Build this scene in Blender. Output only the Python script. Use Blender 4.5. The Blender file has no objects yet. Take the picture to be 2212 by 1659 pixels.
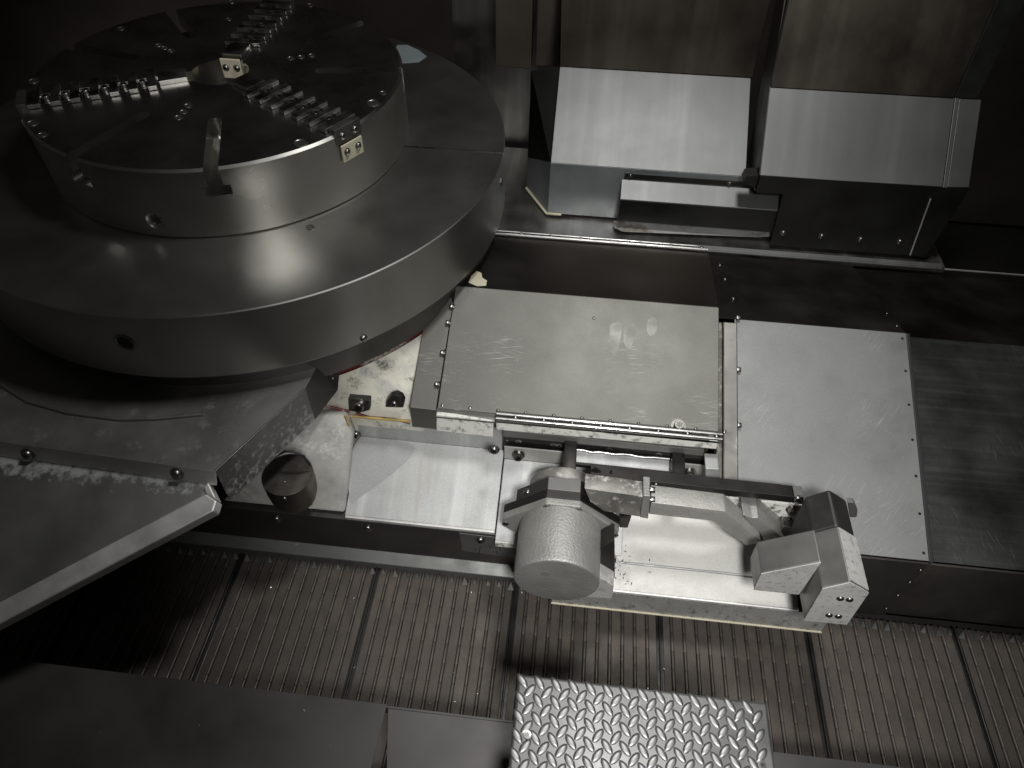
import bpy, bmesh, math, random
import numpy as np
from mathutils import Vector, Matrix
random.seed(7)
S = bpy.context.scene
COL = S.collection
rad = math.radians
V = Vector

# ------------------------------------------------------------------ camera, world, lamps, exposure
RC = np.array([[.99405769, .10803364, .01334286], [.08952038, -.74159754, -.66484523], [-.06193062, .66208898, -.74686196]])
CP = np.array([.9992424, -1.8470857, 1.9498508])
FQ, CX, CY = 2838.73 / 4096 * 2212, 1106., 829.5
cam = bpy.data.cameras.new('camera'); camo = bpy.data.objects.new('camera', cam); COL.objects.link(camo)
cam.sensor_width = 36; cam.lens = 2838.73 / 4096 * 36; cam.clip_start = .02; cam.clip_end = 100
M = Matrix.Identity(4)
for i in range(3):
    M[i][0] = RC[0][i]; M[i][1] = -RC[1][i]; M[i][2] = -RC[2][i]; M[i][3] = CP[i]
camo.matrix_world = M
S.camera = camo

W = bpy.data.worlds.new('World'); S.world = W; W.use_nodes = True
W.node_tree.nodes['Background'].inputs[0].default_value = (1, .96, .9, 1)
W.node_tree.nodes['Background'].inputs[1].default_value = .017
def area_lamp(name, loc, target, sx, sy, power, col=(1, .97, .92), spread=180):
    l = bpy.data.lights.new(name, 'AREA'); l.shape = 'RECTANGLE'; l.size = sx; l.size_y = sy; l.energy = power; l.color = col
    l.spread = rad(spread)
    o = bpy.data.objects.new(name, l); COL.objects.link(o); o.location = loc
    o.rotation_euler = (V(target) - V(loc)).to_track_quat('-Z', 'Y').to_euler()
    return o
def spot_lamp(name, loc, target, power, cone, radius, blend=1., col=(1, 1, .995)):
    l = bpy.data.lights.new(name, 'SPOT'); l.energy = power; l.color = col; l.spot_size = rad(cone); l.spot_blend = blend; l.shadow_soft_size = radius
    o = bpy.data.objects.new(name, l); COL.objects.link(o); o.location = loc
    o.rotation_euler = (V(target) - V(loc)).to_track_quat('-Z', 'Y').to_euler()
spot_lamp('ceiling_work_lamp', (1.35, -.25, 3.2), (1.2, -.5, .3), 122, 110, .22, .9)
spot_lamp('door_lamp', (1.3, -2.3, 2.4), (1.3, -.8, .3), 240, 57, .18, 1)
spot_lamp('chuck_lamp', (1.25, -2.0, 2.6), (-.08, -.02, 1.05), 105, 24, .08, 1)
S.view_settings.view_transform = 'Standard'; S.view_settings.look = 'None'
S.view_settings.exposure = 0; S.view_settings.gamma = 1
S.render.engine = 'CYCLES'
S.cycles.max_bounces = 6; S.cycles.use_denoising = True
S.cycles.sample_clamp_indirect = 4

# ------------------------------------------------------------------ geometry helpers
def at(u, v, **k):
    """point of the line of sight through a measured photo position that lies on a real plane (x=, y=, z= or n=,p=)"""
    d = np.array([u - CX, v - CY, FQ]) @ RC
    for a, i in (('x', 0), ('y', 1), ('z', 2)):
        if a in k:
            return V(CP + d * (k[a] - CP[i]) / d[i])
    n = np.array(k['n'], float); p = np.array(k['p'], float)
    return V(CP + d * ((p - CP) @ n) / (d @ n))

def newmesh(name, vf, mat, bevel=0, smooth=0, seg=2):
    v, f = vf
    me = bpy.data.meshes.new(name); me.from_pydata([tuple(p) for p in v], [], f); me.update()
    bm = bmesh.new(); bm.from_mesh(me)
    bmesh.ops.remove_doubles(bm, verts=bm.verts, dist=1e-5)
    bmesh.ops.recalc_face_normals(bm, faces=bm.faces)
    if bevel:
        es = [e for e in bm.edges if len(e.link_faces) == 2 and e.calc_face_angle(0) > rad(25)]
        bmesh.ops.bevel(bm, geom=es, offset=bevel, segments=seg, profile=.5, affect='EDGES', clamp_overlap=True)
    bm.to_mesh(me); bm.free()
    if smooth:
        for p in me.polygons: p.use_smooth = True
        me.set_sharp_from_angle(angle=rad(smooth))
    if mat: me.materials.append(mat)
    return me

class Thing:
    def __init__(s, name, label, cat, loc, group=None):
        s.o = bpy.data.objects.new(name, None); COL.objects.link(s.o); s.loc = V(loc); s.o.location = loc
        s.o.empty_display_size = .05
        s.o['label'] = label; s.o['category'] = cat
        if group: s.o['group'] = group
    def add(s, name, vf, mat, parent=None, bevel=0, smooth=0, label=None, kind=None, seg=2):
        v, f = vf
        me = newmesh(name, ([V(p) - s.loc for p in v], f), mat, bevel, smooth, seg)
        return s.link(name, me, V((0, 0, 0)), None, parent, label, kind)
    def link(s, name, me, loc, rot=None, parent=None, label=None, kind=None, scale=None):
        o = bpy.data.objects.new(name, me); COL.objects.link(o); o.parent = parent or s.o
        o.location = loc
        if rot is not None: o.rotation_euler = rot
        if scale is not None: o.scale = (scale,) * 3
        if label: o['label'] = label
        if kind: o['kind'] = kind
        return o
    def bolt(s, pos, n, r, me, parent=None, name='bolt'):
        return s.link(name, me, V(pos) - s.loc, V(n).to_track_quat('Z', 'Y').to_euler(), parent, scale=r)

def single(name, vf, mat, label=None, cat=None, kind=None, loc=(0, 0, 0), bevel=0, smooth=0, group=None):
    v, f = vf
    o = bpy.data.objects.new(name, newmesh(name, ([V(p) - V(loc) for p in v], f), mat, bevel, smooth)); COL.objects.link(o); o.location = loc
    if label: o['label'] = label
    if cat: o['category'] = cat
    if kind: o['kind'] = kind
    if group: o['group'] = group
    return o

def prism(poly, vec):
    n = len(poly); a = [V(p) for p in poly]; b = [p + V(vec) for p in a]
    return a + b, [list(range(n))[::-1], list(range(n, 2 * n))] + [[i, (i + 1) % n, n + (i + 1) % n, n + i] for i in range(n)]
def normal(p):
    n = V((0, 0, 0))
    for i in range(len(p)): n += V(p[i]).cross(V(p[(i + 1) % len(p)]))
    return n.normalized()
def slab(poly, th):
    """sheet whose seen face is poly; the thickness goes away from the camera side"""
    poly = [V(p) for p in poly]; n = normal(poly)
    if n.dot(V(CP) - poly[0]) < 0: n = -n
    return prism(poly, -n * th)
def ypr(pix, yf, depth):
    """profile in the vertical plane y=yf, extruded backwards along Y"""
    return prism([at(u, v, y=yf) for u, v in pix], (0, depth, 0))
def xpr(prof, x0, x1):
    """profile of (y, z) points extruded along X"""
    return prism([(x0, y, z) for y, z in prof], (x1 - x0, 0, 0))
def box(lo, hi):
    return prism([(lo[0], lo[1], lo[2]), (hi[0], lo[1], lo[2]), (hi[0], hi[1], lo[2]), (lo[0], hi[1], lo[2])], (0, 0, hi[2] - lo[2]))
def bar(p0, p1, w, h, up=(0, 0, 1)):
    p0, p1 = V(p0), V(p1); d = (p1 - p0).normalized(); s = d.cross(V(up)).normalized(); u = s.cross(d)
    return prism([p0 + s * w / 2 + u * h / 2, p0 - s * w / 2 + u * h / 2, p0 - s * w / 2 - u * h / 2, p0 + s * w / 2 - u * h / 2], p1 - p0)
def lathe(prof, seg=64, origin=(0, 0, 0), axis=(0, 0, 1), a0=0, a1=360):
    q = V(axis).to_track_quat('Z', 'Y'); o = V(origin); full = abs(a1 - a0) >= 360
    v = []; f = []; n = len(prof); m = seg if full else seg + 1
    for i in range(m):
        a = rad(a0 + (a1 - a0) * i / seg)
        for r, z in prof: v.append(o + q @ V((r * math.cos(a), r * math.sin(a), z)))
    for i in range(seg):
        for j in range(n - 1):
            a, b = i * n + j, ((i + 1) % m) * n + j
            f.append([a, b, b + 1, a + 1])
    return v, f
def tube(pts, r, seg=8):
    v = []; f = []; pts = [V(p) for p in pts]
    for i, p in enumerate(pts):
        d = (pts[min(i + 1, len(pts) - 1)] - pts[max(i - 1, 0)]).normalized()
        s = d.cross(V((.31, .22, .93))).normalized(); u = s.cross(d)
        for k in range(seg):
            a = 2 * math.pi * k / seg; v.append(p + (s * math.cos(a) + u * math.sin(a)) * r)
    for i in range(len(pts) - 1):
        for k in range(seg):
            f.append([i * seg + k, i * seg + (k + 1) % seg, (i + 1) * seg + (k + 1) % seg, (i + 1) * seg + k])
    f.append(list(range(seg))[::-1]); f.append([(len(pts) - 1) * seg + k for k in range(seg)])
    return v, f
def join(*vfs):
    V_, F_ = [], []
    for v, f in vfs:
        o = len(V_); V_ += list(v); F_ += [[i + o for i in q] for q in f]
    return V_, F_
def cut(vf, *cutters):
    """boolean difference, returned as plain vertices and faces"""
    def tmp(x): 
        o = bpy.data.objects.new('tmp', newmesh('tmp', x, None)); COL.objects.link(o); return o
    t = tmp(vf); cs = [tmp(c) for c in cutters]
    for c in cs:
        m = t.modifiers.new('b', 'BOOLEAN'); m.operation = 'DIFFERENCE'; m.object = c; m.solver = 'EXACT'
    dg = bpy.context.evaluated_depsgraph_get(); dg.update()
    me = bpy.data.meshes.new_from_object(t.evaluated_get(dg))
    out = [v.co.copy() for v in me.vertices], [list(p.vertices) for p in me.polygons]
    for o in [t] + cs: bpy.data.objects.remove(o)
    return out

# ------------------------------------------------------------------ materials
def metal(name, base, rough=.5, met=1., mottle=.25, mscale=3., streak=0., sscale=6., sdir=(1, 1, .08), residue=0., rscale=9., rcol=(.55, .54, .5),
          scratch=0., scrot=0., rgrad=None, grain=.0, gscale=300., stain=None, stscale=2.5, stamt=.5, bump=.0, bscale=80., rvar=.12, rmask=None, soft=.06, perobj=False):
    m = bpy.data.materials.new(name); m.use_nodes = True; nt = m.node_tree; N = nt.nodes; L = nt.links
    b = N['Principled BSDF']; tc = N.new('ShaderNodeTexCoord'); co = tc.outputs['Object']
    if perobj:
        oi = N.new('ShaderNodeObjectInfo'); va = N.new('ShaderNodeVectorMath'); va.operation = 'MULTIPLY_ADD'
        va.inputs[0].default_value = (37, 53, 91); cb_ = N.new('ShaderNodeCombineXYZ')
        for i_ in range(3): L.new(oi.outputs['Random'], cb_.inputs[i_])
        L.new(cb_.outputs[0], va.inputs[1]); L.new(co, va.inputs[2]); co = va.outputs[0]
    def noise(scale, detail=5, vec=None, rg=.55, dist=0):
        n = N.new('ShaderNodeTexNoise'); n.inputs['Scale'].default_value = scale; n.inputs['Detail'].default_value = detail
        n.inputs['Roughness'].default_value = rg; n.inputs['Distortion'].default_value = dist
        L.new(vec or co, n.inputs['Vector']); return n.outputs['Fac']
    def mapped(sc, rot=(0, 0, 0)):
        n = N.new('ShaderNodeMapping'); n.inputs['Scale'].default_value = sc; n.inputs['Rotation'].default_value = rot
        L.new(co, n.inputs['Vector']); return n.outputs['Vector']
    def ramp(x, lo, hi, a=0., c=1.):
        n = N.new('ShaderNodeMapRange'); n.inputs[1].default_value = lo; n.inputs[2].default_value = hi; n.inputs[3].default_value = a; n.inputs[4].default_value = c
        L.new(x, n.inputs[0]); return n.outputs[0]
    def mul(x, y):
        n = N.new('ShaderNodeMath'); n.operation = 'MULTIPLY'
        for i, q in enumerate((x, y)):
            if isinstance(q, (int, float)): n.inputs[i].default_value = q
            else: L.new(q, n.inputs[i])
        return n.outputs[0]
    def add(x, y):
        n = N.new('ShaderNodeMath'); n.operation = 'ADD'; n.use_clamp = True
        for i, q in enumerate((x, y)):
            if isinstance(q, (int, float)): n.inputs[i].default_value = q
            else: L.new(q, n.inputs[i])
        return n.outputs[0]
    def mix(fac, a, c):
        n = N.new('ShaderNodeMix'); n.data_type = 'RGBA'
        for s_, q in ((n.inputs[0], fac), (n.inputs[6], a), (n.inputs[7], c)):
            if isinstance(q, (int, float)): s_.default_value = q
            elif isinstance(q, (tuple, list)): s_.default_value = (*q, 1)
            else: L.new(q, s_)
        return n.outputs[2]
    base = tuple(base); dark = tuple(x * (1 - mottle) for x in base); light = tuple(min(1, x * (1 + mottle * .6)) for x in base)
    c = mix(ramp(noise(mscale, 6), .3, .7), dark, light)
    if grain: c = mix(mul(ramp(noise(gscale, 2), .35, .75), grain), c, tuple(x * .45 for x in base))
    if stain: c = mix(mul(ramp(noise(stscale, 8, rg=.65, dist=.6), .5, .66), stamt), c, stain)
    rough_s = ramp(noise(mscale * 2.3, 5), .3, .7, rough - rvar, rough + rvar)
    if streak:
        s_ = noise(sscale, 4, mapped(sdir)); c = mix(mul(ramp(s_, .52, .7), streak), c, tuple(min(1, x * 1.7 + .05) for x in base))
        c = mix(mul(ramp(s_, .48, .3), streak), c, tuple(x * .5 for x in base))
    metal_s = None
    if scratch:
        def turned(sc, r):
            v1 = mapped((1, 1, 1), (0, 0, r)); n_ = N.new('ShaderNodeMapping'); n_.inputs['Scale'].default_value = sc; L.new(v1, n_.inputs['Vector']); return n_.outputs['Vector']
        a = noise(5, 2, turned((110, 2.2, 2), scrot)); a2 = noise(4, 2, turned((170, 4, 3), scrot + .35))
        gate = ramp(noise(5, 3), .50, .62)
        k = mul(mul(add(ramp(a, .645, .675), ramp(a2, .66, .69)), gate), scratch)
        c = mix(k, c, (.85, .84, .8)); rough_s = add(rough_s, mul(k, .1))
    if residue:
        k = add(mul(noise(rscale, 8, rg=.65), .78), mul(noise(rscale * 14, 3), .22))
        if rgrad:
            sp2 = N.new('ShaderNodeSeparateXYZ'); L.new(co, sp2.inputs[0]); k = add(k, ramp(sp2.outputs[rgrad[0]], rgrad[1], rgrad[2], rgrad[3], rgrad[4]))
        k = ramp(k, 1 - residue - soft, 1 - residue + soft)
        if rmask:
            ax, lo, hi = rmask
            sp = N.new('ShaderNodeSeparateXYZ'); L.new(co, sp.inputs[0]); k = mul(k, ramp(sp.outputs[ax], lo, hi))
        c = mix(k, c, rcol)
        rough_s = add(rough_s, mul(k, .3))
        sub = N.new('ShaderNodeMath'); sub.operation = 'MULTIPLY_ADD'; L.new(k, sub.inputs[0]); sub.inputs[1].default_value = -met * .9; sub.inputs[2].default_value = met
        metal_s = sub.outputs[0]
    L.new(c, b.inputs['Base Color']); L.new(rough_s, b.inputs['Roughness'])
    if metal_s: L.new(metal_s, b.inputs['Metallic'])
    else: b.inputs['Metallic'].default_value = met
    if bump:
        bp = N.new('ShaderNodeBump'); bp.inputs['Strength'].default_value = bump; bp.inputs['Distance'].default_value = .002
        L.new(noise(bscale, 6), bp.inputs['Height']); L.new(bp.outputs[0], b.inputs['Normal'])
    return m

MT = dict(
    chuck=metal('turned_steel', (.47, .46, .43), .29, 1, .08, 3, rvar=.04),
    flange=metal('dull_steel', (.46, .455, .43), .37, 1, .06, 3, rvar=.03, stain=(.30, .29, .26), stscale=3, stamt=.3),
    dark=metal('dark_cavity', (.02, .02, .02), .6, 0),
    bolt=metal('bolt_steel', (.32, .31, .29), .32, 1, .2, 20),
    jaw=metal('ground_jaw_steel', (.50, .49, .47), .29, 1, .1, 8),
    cream=metal('cream_plastic', (.62, .57, .42), .5, 0, .1, 8),
    guard=metal('dark_guard_steel', (.27, .262, .25), .54, .8, .2, 3, residue=.31, rscale=22, rcol=(.26, .26, .25), bump=.15, soft=.12),
    rim=metal('worn_rim_steel', (.78, .77, .74), .55, .7, .15, 6, residue=.30, rscale=11, bump=.1, rcol=(.2, .19, .17)),
    cover=metal('cover_steel', (.20, .197, .178), .56, .9, .08, 2.5, rvar=.05, scratch=.4, scrot=1.42, stain=(.155, .15, .135), stscale=3.2, stamt=.3, grain=.25),
    rcover=metal('right_cover_steel', (.33, .33, .32), .60, .75, .08, 3, scratch=.28, scrot=.6, grain=.35, gscale=420, stain=(.29, .288, .275), stscale=4, stamt=.4),
    brushed=metal('brushed_steel', (.13, .13, .127), .44, 1, .12, 2, streak=.3, sscale=9, sdir=(.25, 9, 9), scratch=.2, scrot=-.5),
    backslope=metal('back_slope_steel', (.105, .096, .088), .42, 1, .12, 2),
    wall=metal('wall_cover_steel', (.26, .26, .255), .54, 1, .05, 2, rvar=.04, streak=.16, sscale=7, sdir=(2.2, .12, .12), grain=.12),
    wallup=metal('wall_upper_steel', (.17, .148, .12), .5, 1, .12, 2, streak=.25, sscale=7, sdir=(2.2, .12, .12)),
    wallblue=metal('wall_lower_steel', (.40, .42, .43), .55, .8, .15, 3, grain=.15),
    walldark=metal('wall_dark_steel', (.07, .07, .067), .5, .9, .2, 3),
    ledge=metal('ledge_steel', (.36, .35, .33), .4, 1, .25, 4, streak=.5, sscale=8, sdir=(2.5, .2, .2), residue=.30, rscale=6, rcol=(.45, .44, .42)),
    rust=metal('rusty_strip', (.52, .52, .50), .6, .3, .2, 6, stain=(.13, .065, .03), stscale=9, stamt=.95),
    apron=metal('apron_steel', (.56, .56, .545), .58, .55, .08, 4, grain=.4, gscale=350, streak=.28, sscale=5, sdir=(3, .15, .15), stain=(.33, .33, .34), stscale=3.5, stamt=.75),
    tray=metal('tray_steel', (.62, .61, .57), .58, .65, .08, 5, grain=.35, gscale=350, residue=.34, rscale=14, rcol=(.7, .69, .64)),
    fascia=metal('fascia_residue', (.30, .29, .27), .5, .9, .2, 6, residue=.57, rscale=42, rcol=(.80, .79, .73)),
    plinth=metal('plinth_steel', (.10, .095, .09), .5, .8, .3, 4, stain=(.16, .13, .10), stscale=4),
    lip=metal('lip_steel', (.20, .20, .19), .55, .8, .2, 5, residue=.30, rscale=12),
    cast=metal('painted_casting', (.62, .59, .50), .6, 0, .2, 14, stain=(.30, .31, .33), stscale=7, stamt=.85, residue=.42, rscale=15, rcol=(.13, .12, .10), bump=.3, bscale=60),
    castgrey=metal('grey_casting', (.50, .49, .45), .6, .2, .2, 6, stain=(.25, .24, .21), stscale=5, stamt=.7, residue=.38, rscale=9, rcol=(.68, .68, .64), bump=.25, bscale=60),
    red=metal('red_primer', (.11, .018, .016), .55, 0, .3, 8, residue=.42, rscale=12, rcol=(.5, .48, .43)),
    seal=metal('yellow_sealant', (.50, .36, .12), .5, 0, .3, 20, bump=.3),
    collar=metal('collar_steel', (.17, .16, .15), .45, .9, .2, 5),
    pot=metal('cast_aluminium', (.42, .415, .39), .52, .55, .12, 6, grain=.45, gscale=380, bump=.9, bscale=170, stain=(.30, .29, .25), stscale=5, stamt=.5),
    armdark=metal('dark_plate', (.075, .07, .065), .45, .9, .3, 6, residue=.22, rscale=9, rcol=(.3, .29, .27)),
    armcast=metal('arm_casting', (.50, .49, .455), .55, .5, .12, 8, residue=.30, rscale=16, rcol=(.66, .65, .6), bump=.8, bscale=150, grain=.4, stain=(.33, .32, .29), stscale=7, stamt=.5),
    armworn=metal('worn_casting', (.33, .315, .29), .55, .8, .15, 8, residue=.40, rscale=40, rcol=(.6, .59, .56), bump=.3, bscale=160),
    house=metal('housing_steel', (.235, .23, .217), .52, .7, .1, 5, residue=.24, rscale=14, rcol=(.6, .59, .55), bump=.08, bscale=120),
    housedark=metal('housing_dark', (.10, .097, .092), .5, .85, .15, 5),
    houselight=metal('housing_speckled', (.60, .59, .56), .6, .25, .12, 9, residue=.41, rscale=75, rcol=(.13, .125, .11), bump=.1),
    chrome=metal('bright_rail', (.38, .375, .36), .34, 1, .1, 10),
    slat=metal('rusty_slat', (.102, .086, .073), .6, .4, .22, 5, stain=(.17, .14, .11), stscale=6, stamt=.5, grain=.3, gscale=160, bump=.12, bscale=90, perobj=True),
    hinge=metal('hinge_steel', (.125, .108, .095), .52, .6, .3, 9),
    cleat=metal('cleat_steel', (.05, .047, .045), .45, .8, .3, 9, residue=.25, rscale=20, rcol=(.2, .18, .15)),
    sheet=metal('dark_front_sheet', (.105, .10, .095), .5, .8, .2, 2),
    tread=metal('tread_plate', (.32, .318, .31), .50, .95, .14, 3.5, scratch=.4, grain=.2, stain=(.3, .29, .27), stscale=3, stamt=.4),
    lug=metal('tread_lug', (.32, .317, .31), .47, .95, .1, 8),
    floor=metal('black_floor', (.02, .018, .016), .7, .2, .3, 2),
    backwall=metal('enclosure_wall', (.12, .10, .085), .6, .3, .3, 2, residue=.2, rscale=3, rcol=(.2, .17, .14)),
    poly=metal('pale_blue_grey', (.35, .40, .41), .5, .3, .1, 5),
    chip=metal('bright_chip', (.8, .79, .76), .3, 1, .1, 9),
)

# ------------------------------------------------------------------ fasteners shared by everything (unit radius, +Z out)
def hexcut(r, d): return [(r, 0), (r * .96, -d)]
def socket_mesh(name, prof, hr, top, mat):
    n = 24; v, f = lathe(prof, n); hb = len(v)
    for z in (top, top - .45):
        for i in range(6): a = math.pi / 3 * i; v.append(V((hr * math.cos(a), hr * math.sin(a), z)))
    for i in range(6): f.append([hb + i, hb + (i + 1) % 6, hb + 6 + (i + 1) % 6, hb + 6 + i])
    f.append([hb + 6 + i for i in range(6)])
    L = len(prof)                                                     # ring between the last lathe row and the hexagon
    for i in range(n):
        h = int((i + 2) / 4) % 6
        a, b = i * L + L - 1, ((i + 1) % n) * L + L - 1; h2 = int((i + 3) / 4) % 6
        f.append([a, b, hb + h2, hb + h] if h != h2 else [a, b, hb + h])
    me = newmesh(name, (v, f), mat, smooth=40); return me
BUTTON = socket_mesh('button_head', [(1.25, 0), (1.25, .08), (1, .1), (.97, .35), (.8, .62), (.58, .72)], .42, .72, MT['bolt'])
CAPHEAD = socket_mesh('cap_head', [(1.5, 0), (1.5, .18), (1, .18), (1, 1.25), (.92, 1.38), (.62, 1.38)], .5, 1.38, MT['bolt'])
FLATHEAD = socket_mesh('flat_head', [(1.15, 0), (1.1, .12), (.7, .14)], .48, .14, MT['bolt'])
PLUG = socket_mesh('socket_plug', [(1.24, .25), (1.2, .25), (.95, 0), (.85, -.02), (.75, -.02)], .6, -.02, MT['jaw'])
HOLE = newmesh('counterbore', lathe([(1.12, 0), (1.12, .05), (1.0, .1), (.9, .06), (.86, .012), (0, .012)], 24), MT['dark'], smooth=40)  # flat black disc paints the shade inside the hole
HOLE.materials.append(MT['bolt'])
for p in HOLE.polygons: p.material_index = 1 if math.hypot(p.center.x, p.center.y) > .82 else 0
RIVET = newmesh('rivet', lathe([(1, 0), (.95, .3), (.7, .55), (0, .65)], 16), MT['bolt'], smooth=60)

# ------------------------------------------------------------------ measured planes (metres; the floor is z = 0, the chuck axis x = y = 0)
PT = V((1.987, -.867, .309)); PR = V((1.987, -.264, .537))
nR = V((0, -.3537, .9354))
PMp = PT + nR * .085                                                   # carriage cover, 45 mm proud of the right-hand cover
nB = V((0, .282, .959))

# ------------------------------------------------------------------ setting
single('floor', box((-4, -3, -.16), (6, 3, -.12)), MT['floor'], kind='structure')
single('wall', box((-3.5, 1.3, -.1), (5, 1.36, 3.3)), MT['backwall'], kind='structure')

# ------------------------------------------------------------------ chuck
ZC, HC, R0 = 1.05, .189, .5
def polar(r, a, z): return V((r * math.cos(rad(a)), r * math.sin(rad(a)), z))
def radbox(a, r0, r1, w, z0, z1):
    d = polar(1, a, 0); s = V((-d.y, d.x, 0)) * w / 2
    return prism([d * r0 - s + V((0, 0, z0)), d * r1 - s + V((0, 0, z0)), d * r1 + s + V((0, 0, z0)), d * r0 + s + V((0, 0, z0))], (0, 0, z1 - z0))
TS = [-71, -111, 9.5, 51, 129, 169]; JA = [-151.5, -31, 89]
ch = Thing('lathe_chuck', 'large round three-jaw steel chuck with slotted black face on the rotary table', 'chuck', (0, 0, ZC - HC))
body = lathe([(0, ZC - HC), (R0 - .004, ZC - HC), (R0, ZC - HC + .004), (R0, ZC - .006), (R0 - .006, ZC), (0, ZC)], 180)
cuts1 = prism([polar(.078, 360 * i / 40, ZC - .14) for i in range(40)], (0, 0, .3))
cuts2 = join(*[radbox(a, .05, .6, .062, ZC - .05, ZC + .05) for a in JA])
def roundslot(a, r0, r1, w, z0, z1):
    d = polar(1, a, 0); e = V((-d.y, d.x, 0)); c = d * (r0 + w / 2) + V((0, 0, z0))
    pts = [c + d * (-math.sin(math.pi * i / 10)) * w / 2 + e * math.cos(math.pi * i / 10) * w / 2 for i in range(11)]
    pts += [d * r1 - e * w / 2 + V((0, 0, z0)), d * r1 + e * w / 2 + V((0, 0, z0))]
    return prism(pts, (0, 0, z1 - z0))
cuts3 = join(*[roundslot(a, .26, .6, .034, ZC - .0523, ZC + .05) for a in TS])
cuts4 = join(*[radbox(a, .268, .61, .064, ZC - .072, ZC - .046) for a in TS])
def on_cyl(u, v, r):
    d = np.array([u - CX, v - CY, FQ]) @ RC; a = d[0] ** 2 + d[1] ** 2; b = 2 * (CP[0] * d[0] + CP[1] * d[1]); c = CP[0] ** 2 + CP[1] ** 2 - r * r
    t = (-b - math.sqrt(b * b - 4 * a * c)) / 2 / a; return V(CP + t * d)
def radial_hole(p, r, depth):
    n = V((p.x, p.y, 0)).normalized(); e = V((-n.y, n.x, 0)); z = V((0, 0, 1))
    return prism([p + n * .02 + (e * math.cos(math.pi * i / 12) + z * math.sin(math.pi * i / 12)) * r for i in range(24)], -n * (depth + .02))
pplug = on_cyl(335, 478, R0)
bodyo = ch.add('body', cut(body, cuts1, cuts2, cuts3, cuts4, radial_hole(pplug, .0235, .03)), MT['chuck'], smooth=35)
for a in JA:
    d = polar(1, a, 0); s = V((-d.y, d.x, 0))
    jo = ch.add('jaw', join(radbox(a, .10, .478, .058, ZC - .045, ZC - .004)), MT['jaw'] if a < -100 else MT['collar'], bevel=.001)  # left jaw bright, the other two darker: light and shade put into colour
    for k in range(7):
        r0 = .165 + k * .047; w = .022
        if k == 6: w = .03
        ch.add('jaw_tooth', radbox(a, r0, r0 + w, .104 if k < 6 else .10, ZC + .0015, ZC + .0125), MT['jaw'], parent=jo, bevel=.001)
        if k < 6: ch.bolt(d * (r0 + w + .0125) + V((0, 0, ZC - .003)), (0, 0, 1), .0085, CAPHEAD, jo)
    ch.add('jaw_block', radbox(a, .086, .158, .058, ZC - .003, ZC + .012), MT['jaw'], parent=jo, bevel=.001)
    # wiper at the outer end of the groove
    wp = ch.add('wiper_plate', radbox(a, .502, .507, .07, ZC - .075, ZC - .03), MT['cream'], bevel=.001)
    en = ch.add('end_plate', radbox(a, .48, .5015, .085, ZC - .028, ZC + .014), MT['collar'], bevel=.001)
    for q in (-1, 1):
        ch.bolt(d * .507 + s * q * .019 + V((0, 0, ZC - .05)), d, .008, BUTTON, wp)
        ch.bolt(d * .5015 + s * q * .021 + V((0, 0, ZC - .008)), d, .009, BUTTON, en)
d = polar(1, 89, 0)
wp = ch.add('inner_wiper', radbox(89, .068, .074, .058, ZC - .05, ZC + .004), MT['cream'], bevel=.001)
for q in (-1, 1): ch.bolt(d * .068 + V((q * .016, 0, ZC - .02)), -d, .008, BUTTON, wp)
for u, v in [(634, 182)]: pass
z1 = .3419  # photo zoom factors of the first look
for zx, zy in [(1002, 285), (1040, 302), (1080, 320), (1187, 668), (1160, 706), (1128, 742)]:
    ch.bolt(at(zx * .3418, zy * .3418, z=ZC), (0, 0, 1), .0105, HOLE, name='bolt_hole')
for zx, zy in [(327, 468), (411, 458), (495, 446)]:
    ch.bolt(at(540 + zx * .2686, zy * .2686, z=ZC), (0, 0, 1), .0105, HOLE, name='bolt_hole')
for zx, zy, r in [(1900, 905, .017), (210, 512, .014), (205, 778, .014), (268, 852, .012), (765, 180, .012), (1445, 120, .01), (1465, 12, .012)]:
    ch.bolt(at(zx * .3418, zy * .3418, z=ZC), (0, 0, 1), r, HOLE, name='bolt_hole')
for zx, zy, r in [(990, 830, .017), (1072, 748, .010), (485, 40, .012)]:
    ch.bolt(at(540 + zx * .2686, zy * .2686, z=ZC), (0, 0, 1), r, HOLE, name='bolt_hole')
nn = V((pplug.x, pplug.y, 0)).normalized(); ch.bolt(pplug - nn * .006, nn, .019, PLUG, name='socket_plug')

# ------------------------------------------------------------------ rotary table under the chuck
ZT, HT, R2 = ZC - HC, .201, .7875
rt = Thing('rotary_table', 'wide dull steel rotary table disc carrying the chuck', 'rotary table', (0, 0, ZT - HT))
disc = lathe([(.3, ZT - HT), (R2 - .003, ZT - HT), (R2, ZT - HT + .003), (R2, ZT - .003), (R2 - .003, ZT - .0005), (.45, ZT - .0005)], 220)
ra = math.degrees(math.atan2(*(lambda q: (q.y, q.x))(at(1085, 331, z=ZT))))
rt.add('table_disc', join(cut(join(lathe([(0, ZT - HT), (R2 - .003, ZT - HT), (R2, ZT - HT + .003), (R2, ZT - .003), (R2 - .003, ZT - .0005), (0, ZT - .0005)], 220)), radbox(ra, .45, .9, .006, ZT - .006, ZT + .05))), MT['flange'], smooth=30)
dd = polar(1, ra, 0)
rt.add('seam_strip', radbox(ra + .35, .5, R2 - .002, .003, ZT - .006, ZT + .001), MT['jaw'])
rt.bolt(at(670, 491, z=ZT), (0, 0, 1), .010, FLATHEAD)
p = on_cyl(270, 740, R2 + .0005); rt.bolt(p, (p.x, p.y, 0), .022, HOLE, name='threaded_hole')
p = on_cyl(786, 731, R2 + .0005); rt.bolt(p, (p.x, p.y, 0), .010, RIVET)
p = on_cyl(1083, 393, R2 + .0005); rt.bolt(p, (p.x, p.y, 0), .014, HOLE, name='threaded_hole')

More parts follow.
